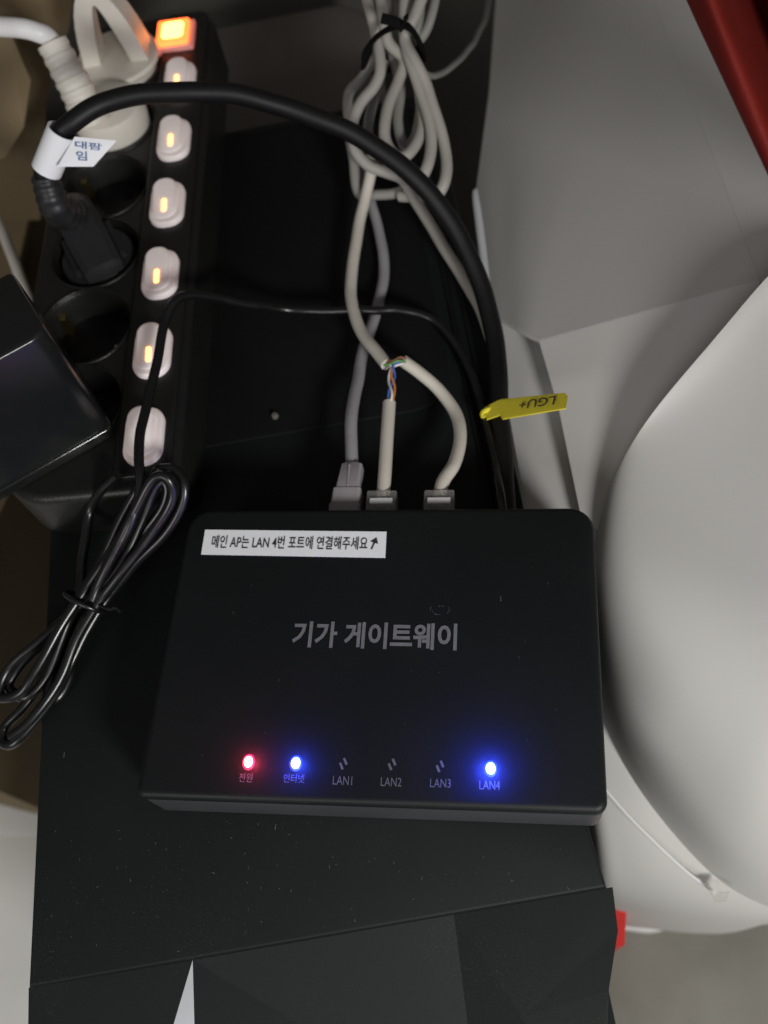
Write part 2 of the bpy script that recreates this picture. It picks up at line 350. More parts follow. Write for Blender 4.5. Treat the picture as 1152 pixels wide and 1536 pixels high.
# ------------------------------------------------------------------ power strip
S6 = V((0.0543, 0.1932, 0)); sa = V((0.020, 0.215, 0)).normalized(); sb = V((sa.y, -sa.x, 0))
SF = lambda u, v, z: S6 + sb * u + sa * v + V((0, 0, z + Z0))
strip = thing('power_strip', 'black power strip with a row of white switches and an orange main switch', 'power strip', SF(-.024, .13, 0))
mb = MB(); slab(mb, SF, -.063, .0145, -.024, .276, [.022, .012, .014, .020], 0.0005, 0.030, 0.004, nf=5)
body = mb.obj('housing', M['strip'], strip, smooth=40)
SV0 = [-.0 + .021 + .043 * k for k in range(6)]
cut = MB()
for v in SV0:
    cut.rings([[SF(-.034 + r * math.cos(a), v + r * math.sin(a), z) for a in [2 * math.pi * k / 40 for k in range(40)]] for r, z in ((.0192, .0135), (.0196, .0285), (.0212, .0312), (.0212, .035))])
co = cut.obj('cutter', M['stripin'])
md = body.modifiers.new('b', 'BOOLEAN'); md.operation = 'DIFFERENCE'; md.object = co; md.solver = 'EXACT'
dg = bpy.context.evaluated_depsgraph_get(); dg.update()
nm = bpy.data.meshes.new_from_object(body.evaluated_get(dg)); body.modifiers.clear(); body.data = nm
for p_ in nm.polygons: p_.use_smooth = True
nm.set_sharp_from_angle(angle=math.radians(35))
nm.materials.clear(); nm.materials.append(M['strip'])
bpy.data.objects.remove(co)
mb = MB(); slab(mb, SF, -.0125, .0115, -.018, .272, .005, .029, .0325, .0012); mb.obj('switch_rail', M['strip'], strip)
for v in SV0:   # socket wells: floor plate, pin holes, earth clips
    mb = MB(); mb.rings([[SF(-.034 + r * math.cos(a), v + r * math.sin(a), z) for a in [2 * math.pi * k / 32 for k in range(32)]] for r, z in ((.0188, .0138), (.0188, .0148), (.0160, .0152))])
    well = mb.obj('socket', M['stripin'], strip, smooth=40)
    tube_obj('socket_rim', [SF(-.034 + .0213 * math.cos(a), v + .0213 * math.sin(a), .0301) for a in [2 * math.pi * k / 32 for k in range(33)]], .0008, M['strip'], well, sides=6, raw=True)
    for s in (-1, 1):
        mb = MB(); mb.rings([[SF(-.034 + s * .0095 * .6 + r * math.cos(a), v + s * .0095 * .8 + r * math.sin(a), .0153) for a in [2 * math.pi * k / 12 for k in range(12)]] for r in (.0026, .0001)], cap=False)
        mb.obj('pin_hole', M['case_dark'], well, smooth=0)
        d = V((.8, -.6)) * s * .0178
        mb = MB(); mb.box(SF(-.034 + d.x - .0015, v + d.y - .002, .0152), sb * .003, sa * .004, V((0, 0, .0105))); mb.obj('earth_clip', M['brass'], well, smooth=0)
# rocker switches
for k in range(6):
    v = .043 * k; tilt = 0
    mb = MB(); slab(mb, SF, -.0082, .0080, v - .0135, v + .0135, .0070, .0322, .0355, .0012, n=6); sw = mb.obj('switch', M['rocker'], strip)
    mb = MB()
    R0 = [(a, b) for a, b in rrect(-.0064, .0050, v - .0105, v + .0118, .0052, 6)]
    mb.rings([[SF(a, b, .0353) for a, b in R0], [SF(a, b, .0372 + (b - v) * .13) for a, b in R0], [SF(a * .86, v + (b - v) * .9, .0381 + (b - v) * .13) for a, b in R0]])
    mb.obj('rocker', M['rocker'], sw, smooth=40)
    if k:
        mb = MB(); slab(mb, lambda a, b, z: SF(a, b, z + (b - v) * .13), -.0014, .0008, v - .0078, v - .0008, .0008, .0375, .0386, .0003, n=3)
        mb.obj('neon_window', M['neon'], sw)
# main switch
vm = (px(262, 48, .036) - SF(0, 0, .036)).dot(sa); um = (px(262, 48, .036) - SF(0, 0, .036)).dot(sb)
mb = MB(); slab(mb, SF, um - .0104, um + .0100, vm - .0110, vm + .0108, .0012, .031, .0350, .0008, n=3); ms = mb.obj('main_switch', M['mainframe'], strip)
mb = MB(); slab(mb, SF, um - .0096, um + .0076, vm - .0098, vm + .0096, .0016, .0345, .0372, .0010, n=4); q = mb.obj('lit_lens', M['mainlens'], ms)
mb = MB(); slab(mb, SF, um - .0066, um + .0050, vm - .0064, vm + .0068, .0026, .0370, .0376, .0004, n=5); mb.obj('lit_core', M['maincore'], ms)

# ------------------------------------------------------------------ plugs
def disc(mb, c, prof, sx=1, sy=1, ax=None, ay=None, n=24):
    ax = ax or sb; ay = ay or sa
    mb.rings([[c + ax * (r * sx * math.cos(a)) + ay * (r * sy * math.sin(a)) + V((0, 0, z)) for a in [2 * math.pi * k / n for k in range(n)]] for r, z in prof])
# cream plug with a pull loop
v1 = SV0[5]; pc = SF(-.034, v1, 0)
pl = thing('pull_plug', 'cream plug with round flange and tall pull loop beside the orange switch', 'plug', SF(-.034, v1, .016))
mb = MB(); disc(mb, pc, ((.0150, .0158), (.0178, .0165), (.0182, .034), (.0215, .0345), (.0222, .036), (.0215, .038), (.006, .039))); mb.obj('flange', M['cream'], pl, smooth=40)
def loop(du, dv, wd, top, th, name):
    mb = MB(); path = []
    for k in range(17):
        t = math.pi * k / 16
        path.append((-math.cos(t), math.sin(t) ** .65))
    rings = []
    for (cx, cz) in path:
        o = SF(-.034 + du, v1 + dv, .038); w_ = wd * (1 - .30 * cz)
        base = o + sb * (cx * w_) + V((0, 0, cz * top)); inn = o + sb * (cx * (w_ - th)) + V((0, 0, cz * (top - th) - .001))
        h = sa * (.0085 - .003 * cz)
        rings.append([base - h, base + h, inn + h, inn - h])
    mb.rings(rings); return mb.obj(name, M['cream'], pl, smooth=50)
loop(.0005, .001, .0172, .041, .0088, 'pull_loop')
# white plug with ribbed strain relief and cord
v2 = SV0[4]; pc = SF(-.034, v2, 0)
wp = thing('corded_plug', 'white round plug with ribbed strain relief and thick white cord', 'plug', SF(-.034, v2, .016))
mb = MB(); disc(mb, pc, ((.0150, .0158), (.0180, .0165), (.0182, .030), (.0188, .037), (.0172, .042), (.010, .0445))); mb.obj('plug_body', M['cream'], wp, smooth=40)
q0 = px(140, 185, .042); q1 = px(112, 128, .058); q2 = px(78, 64, .074)
mb = MB()
path = spline([q0, q1, q2], 30); Nn = len(path) - 1
tube(mb, path, lambda t: (.0094 - .0020 * t) * (1 - (.07 if int(t * 15) % 2 and .1 < t < .95 else 0)), raw=True, sides=14); mb.obj('strain_relief', M['cream'], wp, smooth=30)
tube_obj('cord', [q1, q2, px(58, 50, .080), px(20, 42, .083), px(-60, 38, .080), px(-160, 60, .05)], .0045, M['whitecord'], wp)
# black plug, cord and wrapped label
v4 = SV0[2]; pc = SF(-.034, v4, 0)
bp = thing('mains_lead', 'thick black mains lead arching over the strip from its black plug', 'lead', SF(-.034, v4, .016))
mb = MB(); disc(mb, pc, ((.0150, .0156), (.0176, .0165), (.0178, .0275), (.0168, .0290))); mb.obj('plug_face', M['blackplug'], bp, smooth=40)
k0 = px(140, 415, .030); k1 = px(115, 362, .044); k2 = px(72, 268, .066)
dirk = (px(88, 300, .03) - px(150, 430, .03)); dirk.z = 0; dirk.normalize(); sdk = V((dirk.y, -dirk.x, 0))
mb = MB(); cc = SF(-.034, v4, 0)
for a in (0,):
    prof = [(-.016, .030, .0085), (-.0145, .036, .0092), (-.004, .041, .0095), (.008, .047, .0095), (.016, .051, .0088), (.019, .050, .0075)]
    rr_ = []
    for d, top, hw in prof:
        o = cc + dirk * d + V((0, 0, Z0 * 0))
        bot = .0280 if d < .012 else .0280 + (d - .012) * 1.2
        rr_.append([o - sdk * hw + V((0, 0, bot)), o - sdk * hw + V((0, 0, top - .003)), o - sdk * (hw - .003) + V((0, 0, top)), o + sdk * (hw - .003) + V((0, 0, top)), o + sdk * hw + V((0, 0, top - .003)), o + sdk * hw + V((0, 0, bot))])
    mb.rings(rr_)
mb.obj('plug_grip', M['blackplug'], bp, smooth=35)
for s in (-1, 1):
    mb = MB(); mb.box(cc + dirk * -.009 + sdk * (s * .0112 - .0012) + V((0, 0, .0275)), sdk * .0024, dirk * .022, V((0, 0, .006))); mb.obj('grip_rib', M['blackplug'], bp, smooth=0)
r0 = cc + dirk * .014 + V((0, 0, .044)); r1 = px(85, 312, .060); r2 = px(66, 262, .074)
mb = MB(); path = spline([r0, r1, r2], 16)
tube(mb, path, lambda t: (.0088 - .0028 * t) * (1 - (.07 if int(t * 15) % 2 else 0)), raw=True, sides=14); mb.obj('strain_relief', M['blackplug'], bp, smooth=30)
cordpts = [r1, r2, px(80, 215, .086), px(105, 185, .092), px(160, 153, .094), px(250, 138, .092), px(345, 142, .086), px(450, 168, .075), px(550, 212, .062), px(640, 285, .045), px(700, 375, .026), px(738, 485, .010), px(748, 600, .0052), px(757, 735, .0048), px(764, 850, .0048)]
tube_obj('cord', cordpts, .0042, M['blackc'], bp, n=10)
wrap = thing('cable_label', 'white paper label wrapped round the black cord with blue handwriting', 'label', r2)
t0 = px(70, 255, .0765); t1 = px(94, 196, .0905)
mb = MB(); ax = (t1 - t0); axn = ax.normalized(); u_ = axn.cross(V((0, 0, 1))).normalized(); v_ = u_.cross(axn)
rw = .0064
rings = [[t0 + ax * s + (u_ * math.cos(a) + v_ * math.sin(a)) * r for a in [2 * math.pi * k / 20 for k in range(20)]] for s, r in ((0, rw), (1, rw), (1, rw - .0006), (0, rw - .0006), (0, rw))]
mb.rings(rings, cap=False); mb.obj('wrap', M['paper'], wrap, smooth=50)
f0, f1, f2, f3 = px(86, 250, .083), px(140, 250, .080), px(175, 211, .086), px(112, 205, .090)
mb = MB(); fn = (f1 - f0).cross(f3 - f0).normalized() * .0004
mb.add([f0, f1, f2, f3, f0 - fn, f1 - fn, f2 - fn, f3 - fn], [[0, 1, 2, 3], [4, 5, 6, 7], [0, 1, 5, 4], [1, 2, 6, 5], [2, 3, 7, 6], [3, 0, 4, 7]]); flag = mb.obj('flag', M['paper'], wrap, smooth=0)
def onflag(x, y):      # pixel -> point on the flag's plane
    d = RR * ((x - 576) / FPX) + RD * ((y - 768) / FPX) + RF
    n = fn.normalized(); t = (f0 - CAM).dot(n) / d.dot(n); return CAM + d * t
for s, x0, y0, x1, y1, yt in (('대팜', 113, 222, 153, 226, 212), ('임', 115, 240, 131, 241, 227)):
    o = onflag(x0, y0); e2 = onflag(x1, y1) - o; vv = onflag(x0 + 3, yt) - o
    uu = e2.normalized(); nn_ = fn.normalized(); nn_ = nn_ if nn_.z > 0 else -nn_
    txt('lettering', s, o + nn_ * .0005, uu, nn_.cross(uu), vv.length, M['blueink'], flag, width=e2.length, bold=.01)

# ------------------------------------------------------------------ black adapter with its thin cord, hank and tie
def to_px(p):
    d = p - CAM; return 576 + FPX * d.dot(RR) / d.dot(RF), 768 + FPX * d.dot(RD) / d.dot(RF)
Bc = px(170, 648, .0312); e1 = px(32, 727, .0312) - Bc; e1.z = 0; e1.normalize(); e2 = V((e1.y, -e1.x, 0))
if e2.y < 0: e2 = -e2
AH = min((k * .0005 for k in range(20, 160)), key=lambda h: (V(to_px(Bc + V((0, 0, h)))) - V((68, 500))).length)
ad = thing('power_adapter', 'tall black wall adapter plugged into the end of the strip', 'adapter', Bc + e1 * .04 + e2 * .02)
AF = lambda u, v, z: Bc + e1 * u + e2 * v + V((0, 0, z))
mb = MB(); slab(mb, AF, -.001, .075, 0, .036, [.0065, .0022, .0022, .0022], .002, AH, .0014, nf=3, n=4); mb.obj('housing', M['adapter'], ad, smooth=40)
mb = MB(); slab(mb, AF, -.0012, .077, -.0012, .0375, .0035, -.0004, .0045, .001, nf=3, n=4); mb.obj('base_flange', M['gloss'], ad, smooth=40)
r = .0020
P = lambda *a: [px(*q) for q in a]
tube_obj('cord', P((758, 800, .010), (750, 740, .012), (742, 690, .007), (722, 610, .0045), (695, 535, .0045), (655, 485, .007), (600, 466, .0115), (560, 466, .013), (500, 466, .012), (430, 465, .014), (370, 456, .026), (320, 446, .038), (282, 443, .046), (262, 452, .049), (249, 480, .048), (236, 540, .046), (222, 600, .0455), (211, 650, .046), (207, 690, .047), (210, 735, .045), (190, 800, .036), (150, 860, .024)), r, M['thinc'], ad)
T = (122, 905)
H = [   # turns of the hank, each a closed-looking bend through the tie
    [(150, 860, .022), (128, 900, .016), (60, 960, .012), (12, 1005, .008), (0, 1045, .006), (30, 1040, .008), (52, 1008, .012), (80, 960, .016), (118, 898, .020), (150, 850, .026), (205, 770, .036), (228, 720, .042), (240, 703, .045)],
    [(240, 703, .045), (262, 705, .044), (277, 728, .042), (272, 760, .037), (248, 800, .030), (200, 848, .022), (158, 900, .016), (130, 950, .012), (100, 1010, .008), (62, 1070, .004), (25, 1112, .002), (4, 1116, .0), (4, 1094, .0), (30, 1066, .002), (62, 1020, .004), (85, 965, .009), (108, 912, .013), (120, 880, .016), (125, 830, .018), (134, 770, .022), (150, 738, .030), (176, 712, .040)],
    [(118, 893, .012), (104, 920, .010), (62, 965, .008), (22, 1010, .005), (14, 1032, .004), (38, 1046, .004), (70, 1012, .006), (92, 960, .012), (116, 900, .018), (146, 850, .023), (176, 790, .032), (204, 736, .040), (220, 712, .045)],
    [(150, 890, .018), (128, 935, .010), (112, 980, .006), (104, 1018, .004), (84, 1048, .003), (70, 1042, .003), (86, 990, .005), (110, 930, .010), (134, 895, .014), (190, 830, .022), (238, 772, .033), (252, 738, .039), (246, 722, .042), (232, 734, .041), (214, 780, .034), (184, 840, .026), (140, 898, .020)],
    [(138, 900, .022), (150, 870, .026), (186, 800, .036), (222, 730, .047), (240, 714, .049), (256, 722, .047), (258, 750, .041), (228, 800, .033), (170, 872, .024), (146, 905, .020), (116, 960, .014), (92, 1016, .009), (46, 1082, .005), (14, 1106, .004)],
]
for h in H: tube_obj('cord_turn', P(*h), r, M['thinc'], ad)
tc0 = px(127, 903, .017); dt = (px(150, 860, .02) - px(108, 945, .012)).normalized(); su_ = dt.cross(V((0, 0, 1))).normalized(); sv_ = su_.cross(dt)
mb = MB(); tube(mb, [tc0 + su_ * (.0085 * math.cos(a)) + sv_ * (.0072 * math.sin(a)) for a in [2 * math.pi * k / 16 for k in range(17)]], .0011, sides=8, n=3)
tube(mb, [px(150, 908, .021), px(165, 914, .022), px(175, 912, .024), px(182, 918, .024)], .0008, sides=6); mb.obj('twist_tie', M['thinc'], ad, smooth=60)

# ------------------------------------------------------------------ network cables
def rj45(parent, x, y, front=None):
    """clear 8P8C plug in the gateway's back; x, y = pixel of its middle"""
    u, v = guv(x, y, .022); v0 = GD - .004
    mb = MB(); slab(mb, GF, u - .0059, u + .0059, v0, GD + .0112, .0006, .0165, .0235, .0004, n=2); p = mb.obj('clear_plug', M['clear'], parent)
    mb = MB(); slab(mb, GF, u - .0045, u + .0045, GD + .0048, GD + .0074, .0004, .0210, .0244, .0003, n=2); mb.obj('cable_clamp', M['white'], p)
    mb = MB(); slab(mb, GF, u - .0028, u + .0028, v0, GD + .0125, .0006, .0145, .0153, .0003, n=2); mb.obj('latch', M['clear'], p)
    return GF(u, GD + .004, .0205)
lan = thing('network_cable', 'whitish network cable cut open at a splice feeding two clear plugs', 'cable', px(600, 600, 0))
e1_ = rj45(lan, 573, 745); e2_ = rj45(lan, 659, 745)
tube_obj('stub_jacket', [e1_, px(577, 715, .0205), px(580, 665, .020), px(584, 604, .0195)], .0027, M['lan'], lan)
tube_obj('jacket', [e2_, px(664, 725, .020), px(681, 695, .018), px(691, 655, .015), px(683, 620, .012), px(660, 587, .013), px(630, 560, .017), px(604, 541, .020)], .0027, M['lan'], lan)
tube_obj('jacket', P((580, 547, .021), (558, 518, .018), (538, 490, .015), (528, 455, .013), (527, 420, .012), (536, 350, .012), (548, 300, .016), (556, 262, .022), (558, 225, .028)), .0027, M['lan'], lan)
for nm_, pts in (('wireo', ((605, 538, .0215), (592, 545, .0225), (587, 562, .0225), (592, 582, .0215), (588, 608, .0195))),
                 ('wireb', ((602, 542, .0225), (590, 548, .0235), (592, 566, .0215), (584, 584, .0225), (582, 608, .0198))),
                 ('wireg', ((608, 543, .0215), (598, 541, .0242), (588, 545, .0235), (576, 548, .0215))),
                 ('wirew', ((604, 545, .0225), (588, 552, .0225), (583, 570, .0220), (588, 590, .0228), (585, 608, .0205))),
                 ('wirebr', ((609, 538, .0225), (600, 536, .0240), (590, 541, .0240), (578, 542, .0220)))):
    tube_obj('wire', P(*pts), .00055, M[nm_], lan, sides=8)
# purple-grey booted cable
gc = thing('booted_cable', 'purplish grey network cable with a moulded boot in the gateway', 'cable', px(520, 715, 0))
u, v = guv(519, 740, .021)
mb = MB()
def bring(w_, h_, v_, du_, zc=.0195): return [GF(u + du_ + a, v_, zc + b) for a, b in rrect(-w_, w_, -h_, h_, .0012, 3)]
mb.rings([bring(.0062, .0045, GD - .003, 0), bring(.0062, .0045, GD + .0055, 0.0002), bring(.0058, .0043, GD + .006, .0002), bring(.0058, .0043, GD + .0065, .0003), bring(.0056, .0044, GD + .0125, .0006), bring(.0048, .0040, GD + .0130, .0006), bring(.0042, .0036, GD + .0240, .0016), bring(.0032, .0032, GD + .0248, .0017)])
mb.obj('boot', M['boot'], gc, smooth=30)
mb = MB(); mb.box(GF(u + .0006, GD + .0132, .0230), eu * .0008, ev * .010, V((0, 0, .0008))); mb.obj('boot_rib', M['boot'], gc, smooth=0)
tube_obj('jacket', [GF(u + .0015, GD + .022, .0195)] + P((527, 640, .018), (533, 590, .014), (544, 535, .009), (559, 485, .006), (573, 435, .004), (577, 395, .0035), (567, 345, .0045), (555, 300, .008), (545, 250, .014)), .0026, M['greyc'], gc)
# tied coil of cables
coil = thing('cable_coil', 'hank of pale grey network cables tied with a black strap', 'cable', px(600, 150, -.02))
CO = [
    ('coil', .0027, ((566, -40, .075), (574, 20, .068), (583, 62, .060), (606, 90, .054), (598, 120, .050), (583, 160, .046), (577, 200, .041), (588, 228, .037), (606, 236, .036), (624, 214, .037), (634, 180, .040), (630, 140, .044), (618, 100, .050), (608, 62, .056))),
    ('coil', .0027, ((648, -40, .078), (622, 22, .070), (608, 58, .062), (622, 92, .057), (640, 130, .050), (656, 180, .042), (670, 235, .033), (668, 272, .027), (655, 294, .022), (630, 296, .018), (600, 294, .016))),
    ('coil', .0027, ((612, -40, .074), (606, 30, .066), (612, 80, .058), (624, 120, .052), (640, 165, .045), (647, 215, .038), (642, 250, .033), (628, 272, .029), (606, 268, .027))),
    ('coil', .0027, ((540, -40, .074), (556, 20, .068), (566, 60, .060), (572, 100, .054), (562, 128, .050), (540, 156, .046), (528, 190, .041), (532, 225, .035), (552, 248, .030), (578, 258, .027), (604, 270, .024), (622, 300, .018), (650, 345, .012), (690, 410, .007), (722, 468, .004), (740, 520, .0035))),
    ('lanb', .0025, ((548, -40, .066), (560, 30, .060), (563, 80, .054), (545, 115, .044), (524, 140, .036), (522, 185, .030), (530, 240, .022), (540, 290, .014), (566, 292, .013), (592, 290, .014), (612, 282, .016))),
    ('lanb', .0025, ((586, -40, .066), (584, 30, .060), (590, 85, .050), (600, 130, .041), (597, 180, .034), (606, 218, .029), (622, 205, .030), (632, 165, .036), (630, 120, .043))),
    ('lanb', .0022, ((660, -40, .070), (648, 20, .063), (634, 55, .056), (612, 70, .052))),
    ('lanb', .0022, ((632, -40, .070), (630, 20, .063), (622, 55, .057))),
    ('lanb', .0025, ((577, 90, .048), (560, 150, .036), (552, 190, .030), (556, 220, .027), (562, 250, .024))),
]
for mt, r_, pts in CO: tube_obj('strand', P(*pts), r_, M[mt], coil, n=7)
tube_obj('thin_strand', P((738, -40, -.02), (730, 20, -.01), (712, 60, .0), (685, 94, .012), (650, 114, .028), (625, 100, .046)), .0016, M['lanb'], coil)
mb = MB()
sp = [px(549, 97, .050), px(552, 74, .060), px(566, 54, .068), px(588, 42, .073), px(606, 38, .074), px(620, 46, .071), px(632, 72, .060), px(628, 84, .050), px(600, 92, .042), px(566, 98, .042), px(549, 97, .050)]
tube(mb, sp, .0042, sides=8, n=6, flat=.3)
tube(mb, [px(604, 42, .076), px(596, 34, .080), px(572, 27, .082)], .0022, sides=6, flat=.4)
tube(mb, [px(600, 38, .077), px(608, 30, .081), px(609, 24, .083)], .0020, sides=6, flat=.4); mb.obj('strap', M['velcro'], coil, smooth=50)

# ------------------------------------------------------------------ yellow tag on the thin cord
yt = thing('yellow_tag', 'yellow plastic cable tag with black letters hanging off the thin cord', 'tag', px(735, 620, .006))
y0 = [(727, 611), (746, 601), (751, 599), (846, 589), (852, 594), (849, 612), (754, 628), (750, 622), (730, 629)]
zz = lambda x: .010 + (x - 727) / 125 * .030
pts = [px(x, y, zz(x)) for x, y in y0]; n_ = len(pts)
mb = MB(); mb.add(pts + [q - V((0, 0, .0008)) for q in pts], [list(range(n_)), list(range(n_, 2 * n_))] + [[i, (i + 1) % n_, n_ + (i + 1) % n_, n_ + i] for i in range(n_)])
plate = mb.obj('plate', M['yellow'], yt, smooth=0)
o = px(838, 595.5, zz(838)); e2 = px(784, 603.5, zz(784)) - o; uu = e2.normalized(); nt_ = (pts[4] - pts[0]).cross(pts[2] - pts[7]).normalized(); nt_ = nt_ if nt_.z > 0 else -nt_
txt('lettering', 'LGU+', o + nt_ * .0012, uu, nt_.cross(uu), .0038, M['ink'], plate, width=e2.length, bold=.012)
mb = MB(); c0 = px(735, 620, .008); tube(mb, [c0 + V((math.cos(a) * .0032, 0, math.sin(a) * .0032)) for a in [2 * math.pi * k / 10 for k in range(11)]], .0012, sides=8, n=3); mb.obj('clip_ring', M['yellow'], yt)

# ------------------------------------------------------------------ white things at the right
def sheet(name, rows, mt, parent, floor_z=0.002, sub=3, crease_cols=()):
    """smooth bulging skin through (pixel, height) control rows, closed by walls down to the floor"""
    nr, nc = len(rows), len(rows[0][1]); v = []
    for y, cols in rows:
        for c_ in cols:
            if len(c_) == 2: v.append(px(c_[0], y, c_[1]))
            else: v.append(px(c_[0], c_[1], c_[2]))
    f = [[i * nc + j, i * nc + j + 1, (i + 1) * nc + j + 1, (i + 1) * nc + j] for i in range(nr - 1) for j in range(nc - 1)]
    b = list(range(nc)) + [i * nc + nc - 1 for i in range(1, nr)] + [(nr - 1) * nc + j for j in range(nc - 2, -1, -1)] + [i * nc for i in range(nr - 2, 0, -1)]
    k = len(v); n1 = len(b)
    ctr = sum((v[i] for i in b), V((0, 0, 0))) / n1
    for i in b: q = v[i].copy(); q += (ctr - q) * 0.02; q.z = max(floor_z + .05, q.z - .05); v.append(q)
    for i in b: q = v[i].copy(); q += (ctr - q) * 0.05; q.z = floor_z; v.append(q)
    for lv in range(2):
        for i in range(n1):
            j = (i + 1) % n1
            a0_ = b[i] if lv == 0 else k + i; a1_ = b[j] if lv == 0 else k + j
            c0_ = k + lv * n1 + i; c1_ = k + lv * n1 + j
            f.append([a0_, a1_, c1_, c0_])
    f.append([k + n1 + i for i in range(n1)])
    o = mesh_obj(name, v, f, mt, parent, smooth=180)
    me = o.data
    for p_ in me.polygons: p_.use_smooth = True
    md = o.modifiers.new('s', 'SUBSURF'); md.levels = sub; md.render_levels = sub
    return o
def on_plane(x, y, a, b, c):
    d = RR * ((x - 576) / FPX) + RD * ((y - 768) / FPX) + RF
    n = (b - a).cross(c - a); return CAM + d * ((a - CAM).dot(n) / d.dot(n))
def board(name, pix, pl, mt, parent, th=.003):
    q = [on_plane(x, y, *pl) for x, y in pix]; n = (pl[1] - pl[0]).cross(pl[2] - pl[0]).normalized()
    n = -n if n.z > 0 else n; k = len(q); mb = MB()
    mb.add(q + [a + n * th for a in q], [list(range(k)), list(range(k, 2 * k))] + [[i, (i + 1) % k, k + (i + 1) % k, k + i] for i in range(k)])
    o = mb.obj(name, mt, parent, smooth=0)
    bv = o.modifiers.new('edge', 'BEVEL'); bv.width = .0002; bv.segments = 2
    return o
wb = thing('white_board', 'pale board in panels tilted for light and shade, standing between the computer and the white bag', 'board', px(860, 470, -.42))  # panels tilted toward and away from the lamp to form lit and shaded areas
PA = (px(733, 470, -.012), px(745, -80, -.070), px(1140, 420, .034))
fa, fb = on_plane(950, -80, *PA), on_plane(1140, 420, *PA)
board('rear_panel', [(750, -90), (733, 140), (713, 290), (734, 470), (808, 511), (1140, 420), (950, -80)], PA, M['board'], wb)
PB = (fa, fb, px(1260, 150, .030))
board('right_lit_panel', [(950, -80), (1140, 420), (1300, 520), (1300, -90)], PB, M['board'], wb)
PD = (on_plane(808, 511, *PA), on_plane(1140, 420, *PA), px(876, 800, .002))
board('shade_panel', [(808, 511), (838, 615), (872, 780), (896, 796), (920, 722), (950, 672), (1000, 606), (1070, 530), (1140, 445), (1140, 420)], PD, M['board'], wb)
PC = (px(737, 470, -.0135), px(795, 780, -.008), px(868, 770, -.0035))
board('lit_panel', [(734, 462), (760, 464), (812, 492), (842, 580), (872, 770), (878, 850), (808, 850), (787, 755), (738, 480)], PC, M['board'], wb)
mb = MB(); f1_, f2_ = px(850, 560, -.42), px(1100, 300, -.42)
mb.box(V((f1_.x, .22, .001)), V((.06, 0, 0)), V((0, .02, 0)), V((0, 0, Z0 - .075))); mb.box(V((f1_.x, .34, .001)), V((.12, 0, 0)), V((0, .02, 0)), V((0, 0, Z0 - .13))); mb.obj('prop', M['board'], wb, smooth=0)
bag = thing('white_bag', 'large bulging white vinyl bag standing beside the gateway and computer', 'bag', px(1100, 1000, -.42))
sheet('base_skin', [
    (800, ((812, -.045), (850, -.05), (900, -.06), (1000, -.07), (1220, -.07))),
    (950, ((838, -.06), (870, -.062), (920, -.07), (1020, -.08), (1220, -.08))),
    (1100, ((862, -.080), (895, -.076), (945, -.074), (1040, -.08), (1220, -.08))),
    (1220, ((885, -.100), (915, -.098), (965, -.093), (1060, -.098), (1220, -.10))),
    (1310, ((898, -.122), (930, -.120), (980, -.115), (1080, -.112), (1220, -.113))),
    (0, ((908, 1344, -.15), (940, 1354, -.148), (990, 1364, -.146), (1090, 1374, -.145), (1220, 1388, -.145))),
], M['bag'], bag)
Cn = (1250, 900); ZC = .022
out = [(1200, 340, .060), (1085, 485, .054), (985, 597, .034), (926, 682, .015), (895, 765, .004), (884, 850, -.006), (891, 950, -.022), (913, 1060, -.044), (955, 1160, -.068), (1012, 1245, -.092), (1080, 1318, -.108), (1165, 1356, -.114), (1300, 1380, -.12), (1480, 1250, -.11), (1550, 930, -.03), (1480, 560, .03), (1300, 340, .04)]
prof = [(1.0, 0), (.985, .30), (.95, .52), (.88, .70), (.70, .88), (.45, .97), (.2, 1.0)]
vv = []; ff = []; n1 = len(out)
for s_, p_ in prof:
    for (x, y, zb_) in out: vv.append(px(Cn[0] + (x - Cn[0]) * s_, Cn[1] + (y - Cn[1]) * s_, zb_ + (ZC - zb_) * p_ ** (1 + 1.3 * min(1, max(0, (y - 860) / 260)))))
for k_ in range(len(prof) - 1):
    for i in range(n1): j = (i + 1) % n1; ff.append([k_ * n1 + i, k_ * n1 + j, (k_ + 1) * n1 + j, (k_ + 1) * n1 + i])
ff.append([(len(prof) - 1) * n1 + i for i in range(n1)])
kk = len(vv); ctr = sum(vv[:n1], V((0, 0, 0))) / n1
for i in range(n1): q = vv[i] + (ctr - vv[i]) * .04; q.z = .003; vv.append(q)
for i in range(n1): j = (i + 1) % n1; ff.append([i, j, kk + j, kk + i])
ff.append([kk + i for i in range(n1)])
o = mesh_obj('bag_skin', vv, ff, M['bag'], bag, smooth=180)
md = o.modifiers.new('s', 'SUBSURF'); md.levels = 3; md.render_levels = 3
tube_obj('seam', P((905, 1182, -.088), (940, 1222, -.0945), (980, 1262, -.102), (1030, 1308, -.112), (1074, 1340, -.119)), .0010, M['seam'], bag, flat=.45)
mb = MB(); q = [px(1066, 1338, -.108), px(1074, 1352, -.112), px(1090, 1352, -.110), px(1094, 1338, -.106)]
mb.add(q + [a - V((0, 0, .0006)) for a in q], [[0, 1, 2, 3], [4, 5, 6, 7], [0, 1, 5, 4], [1, 2, 6, 5], [2, 3, 7, 6], [3, 0, 4, 7]]); mb.obj('clear_tape', M['clear'], bag, smooth=0)
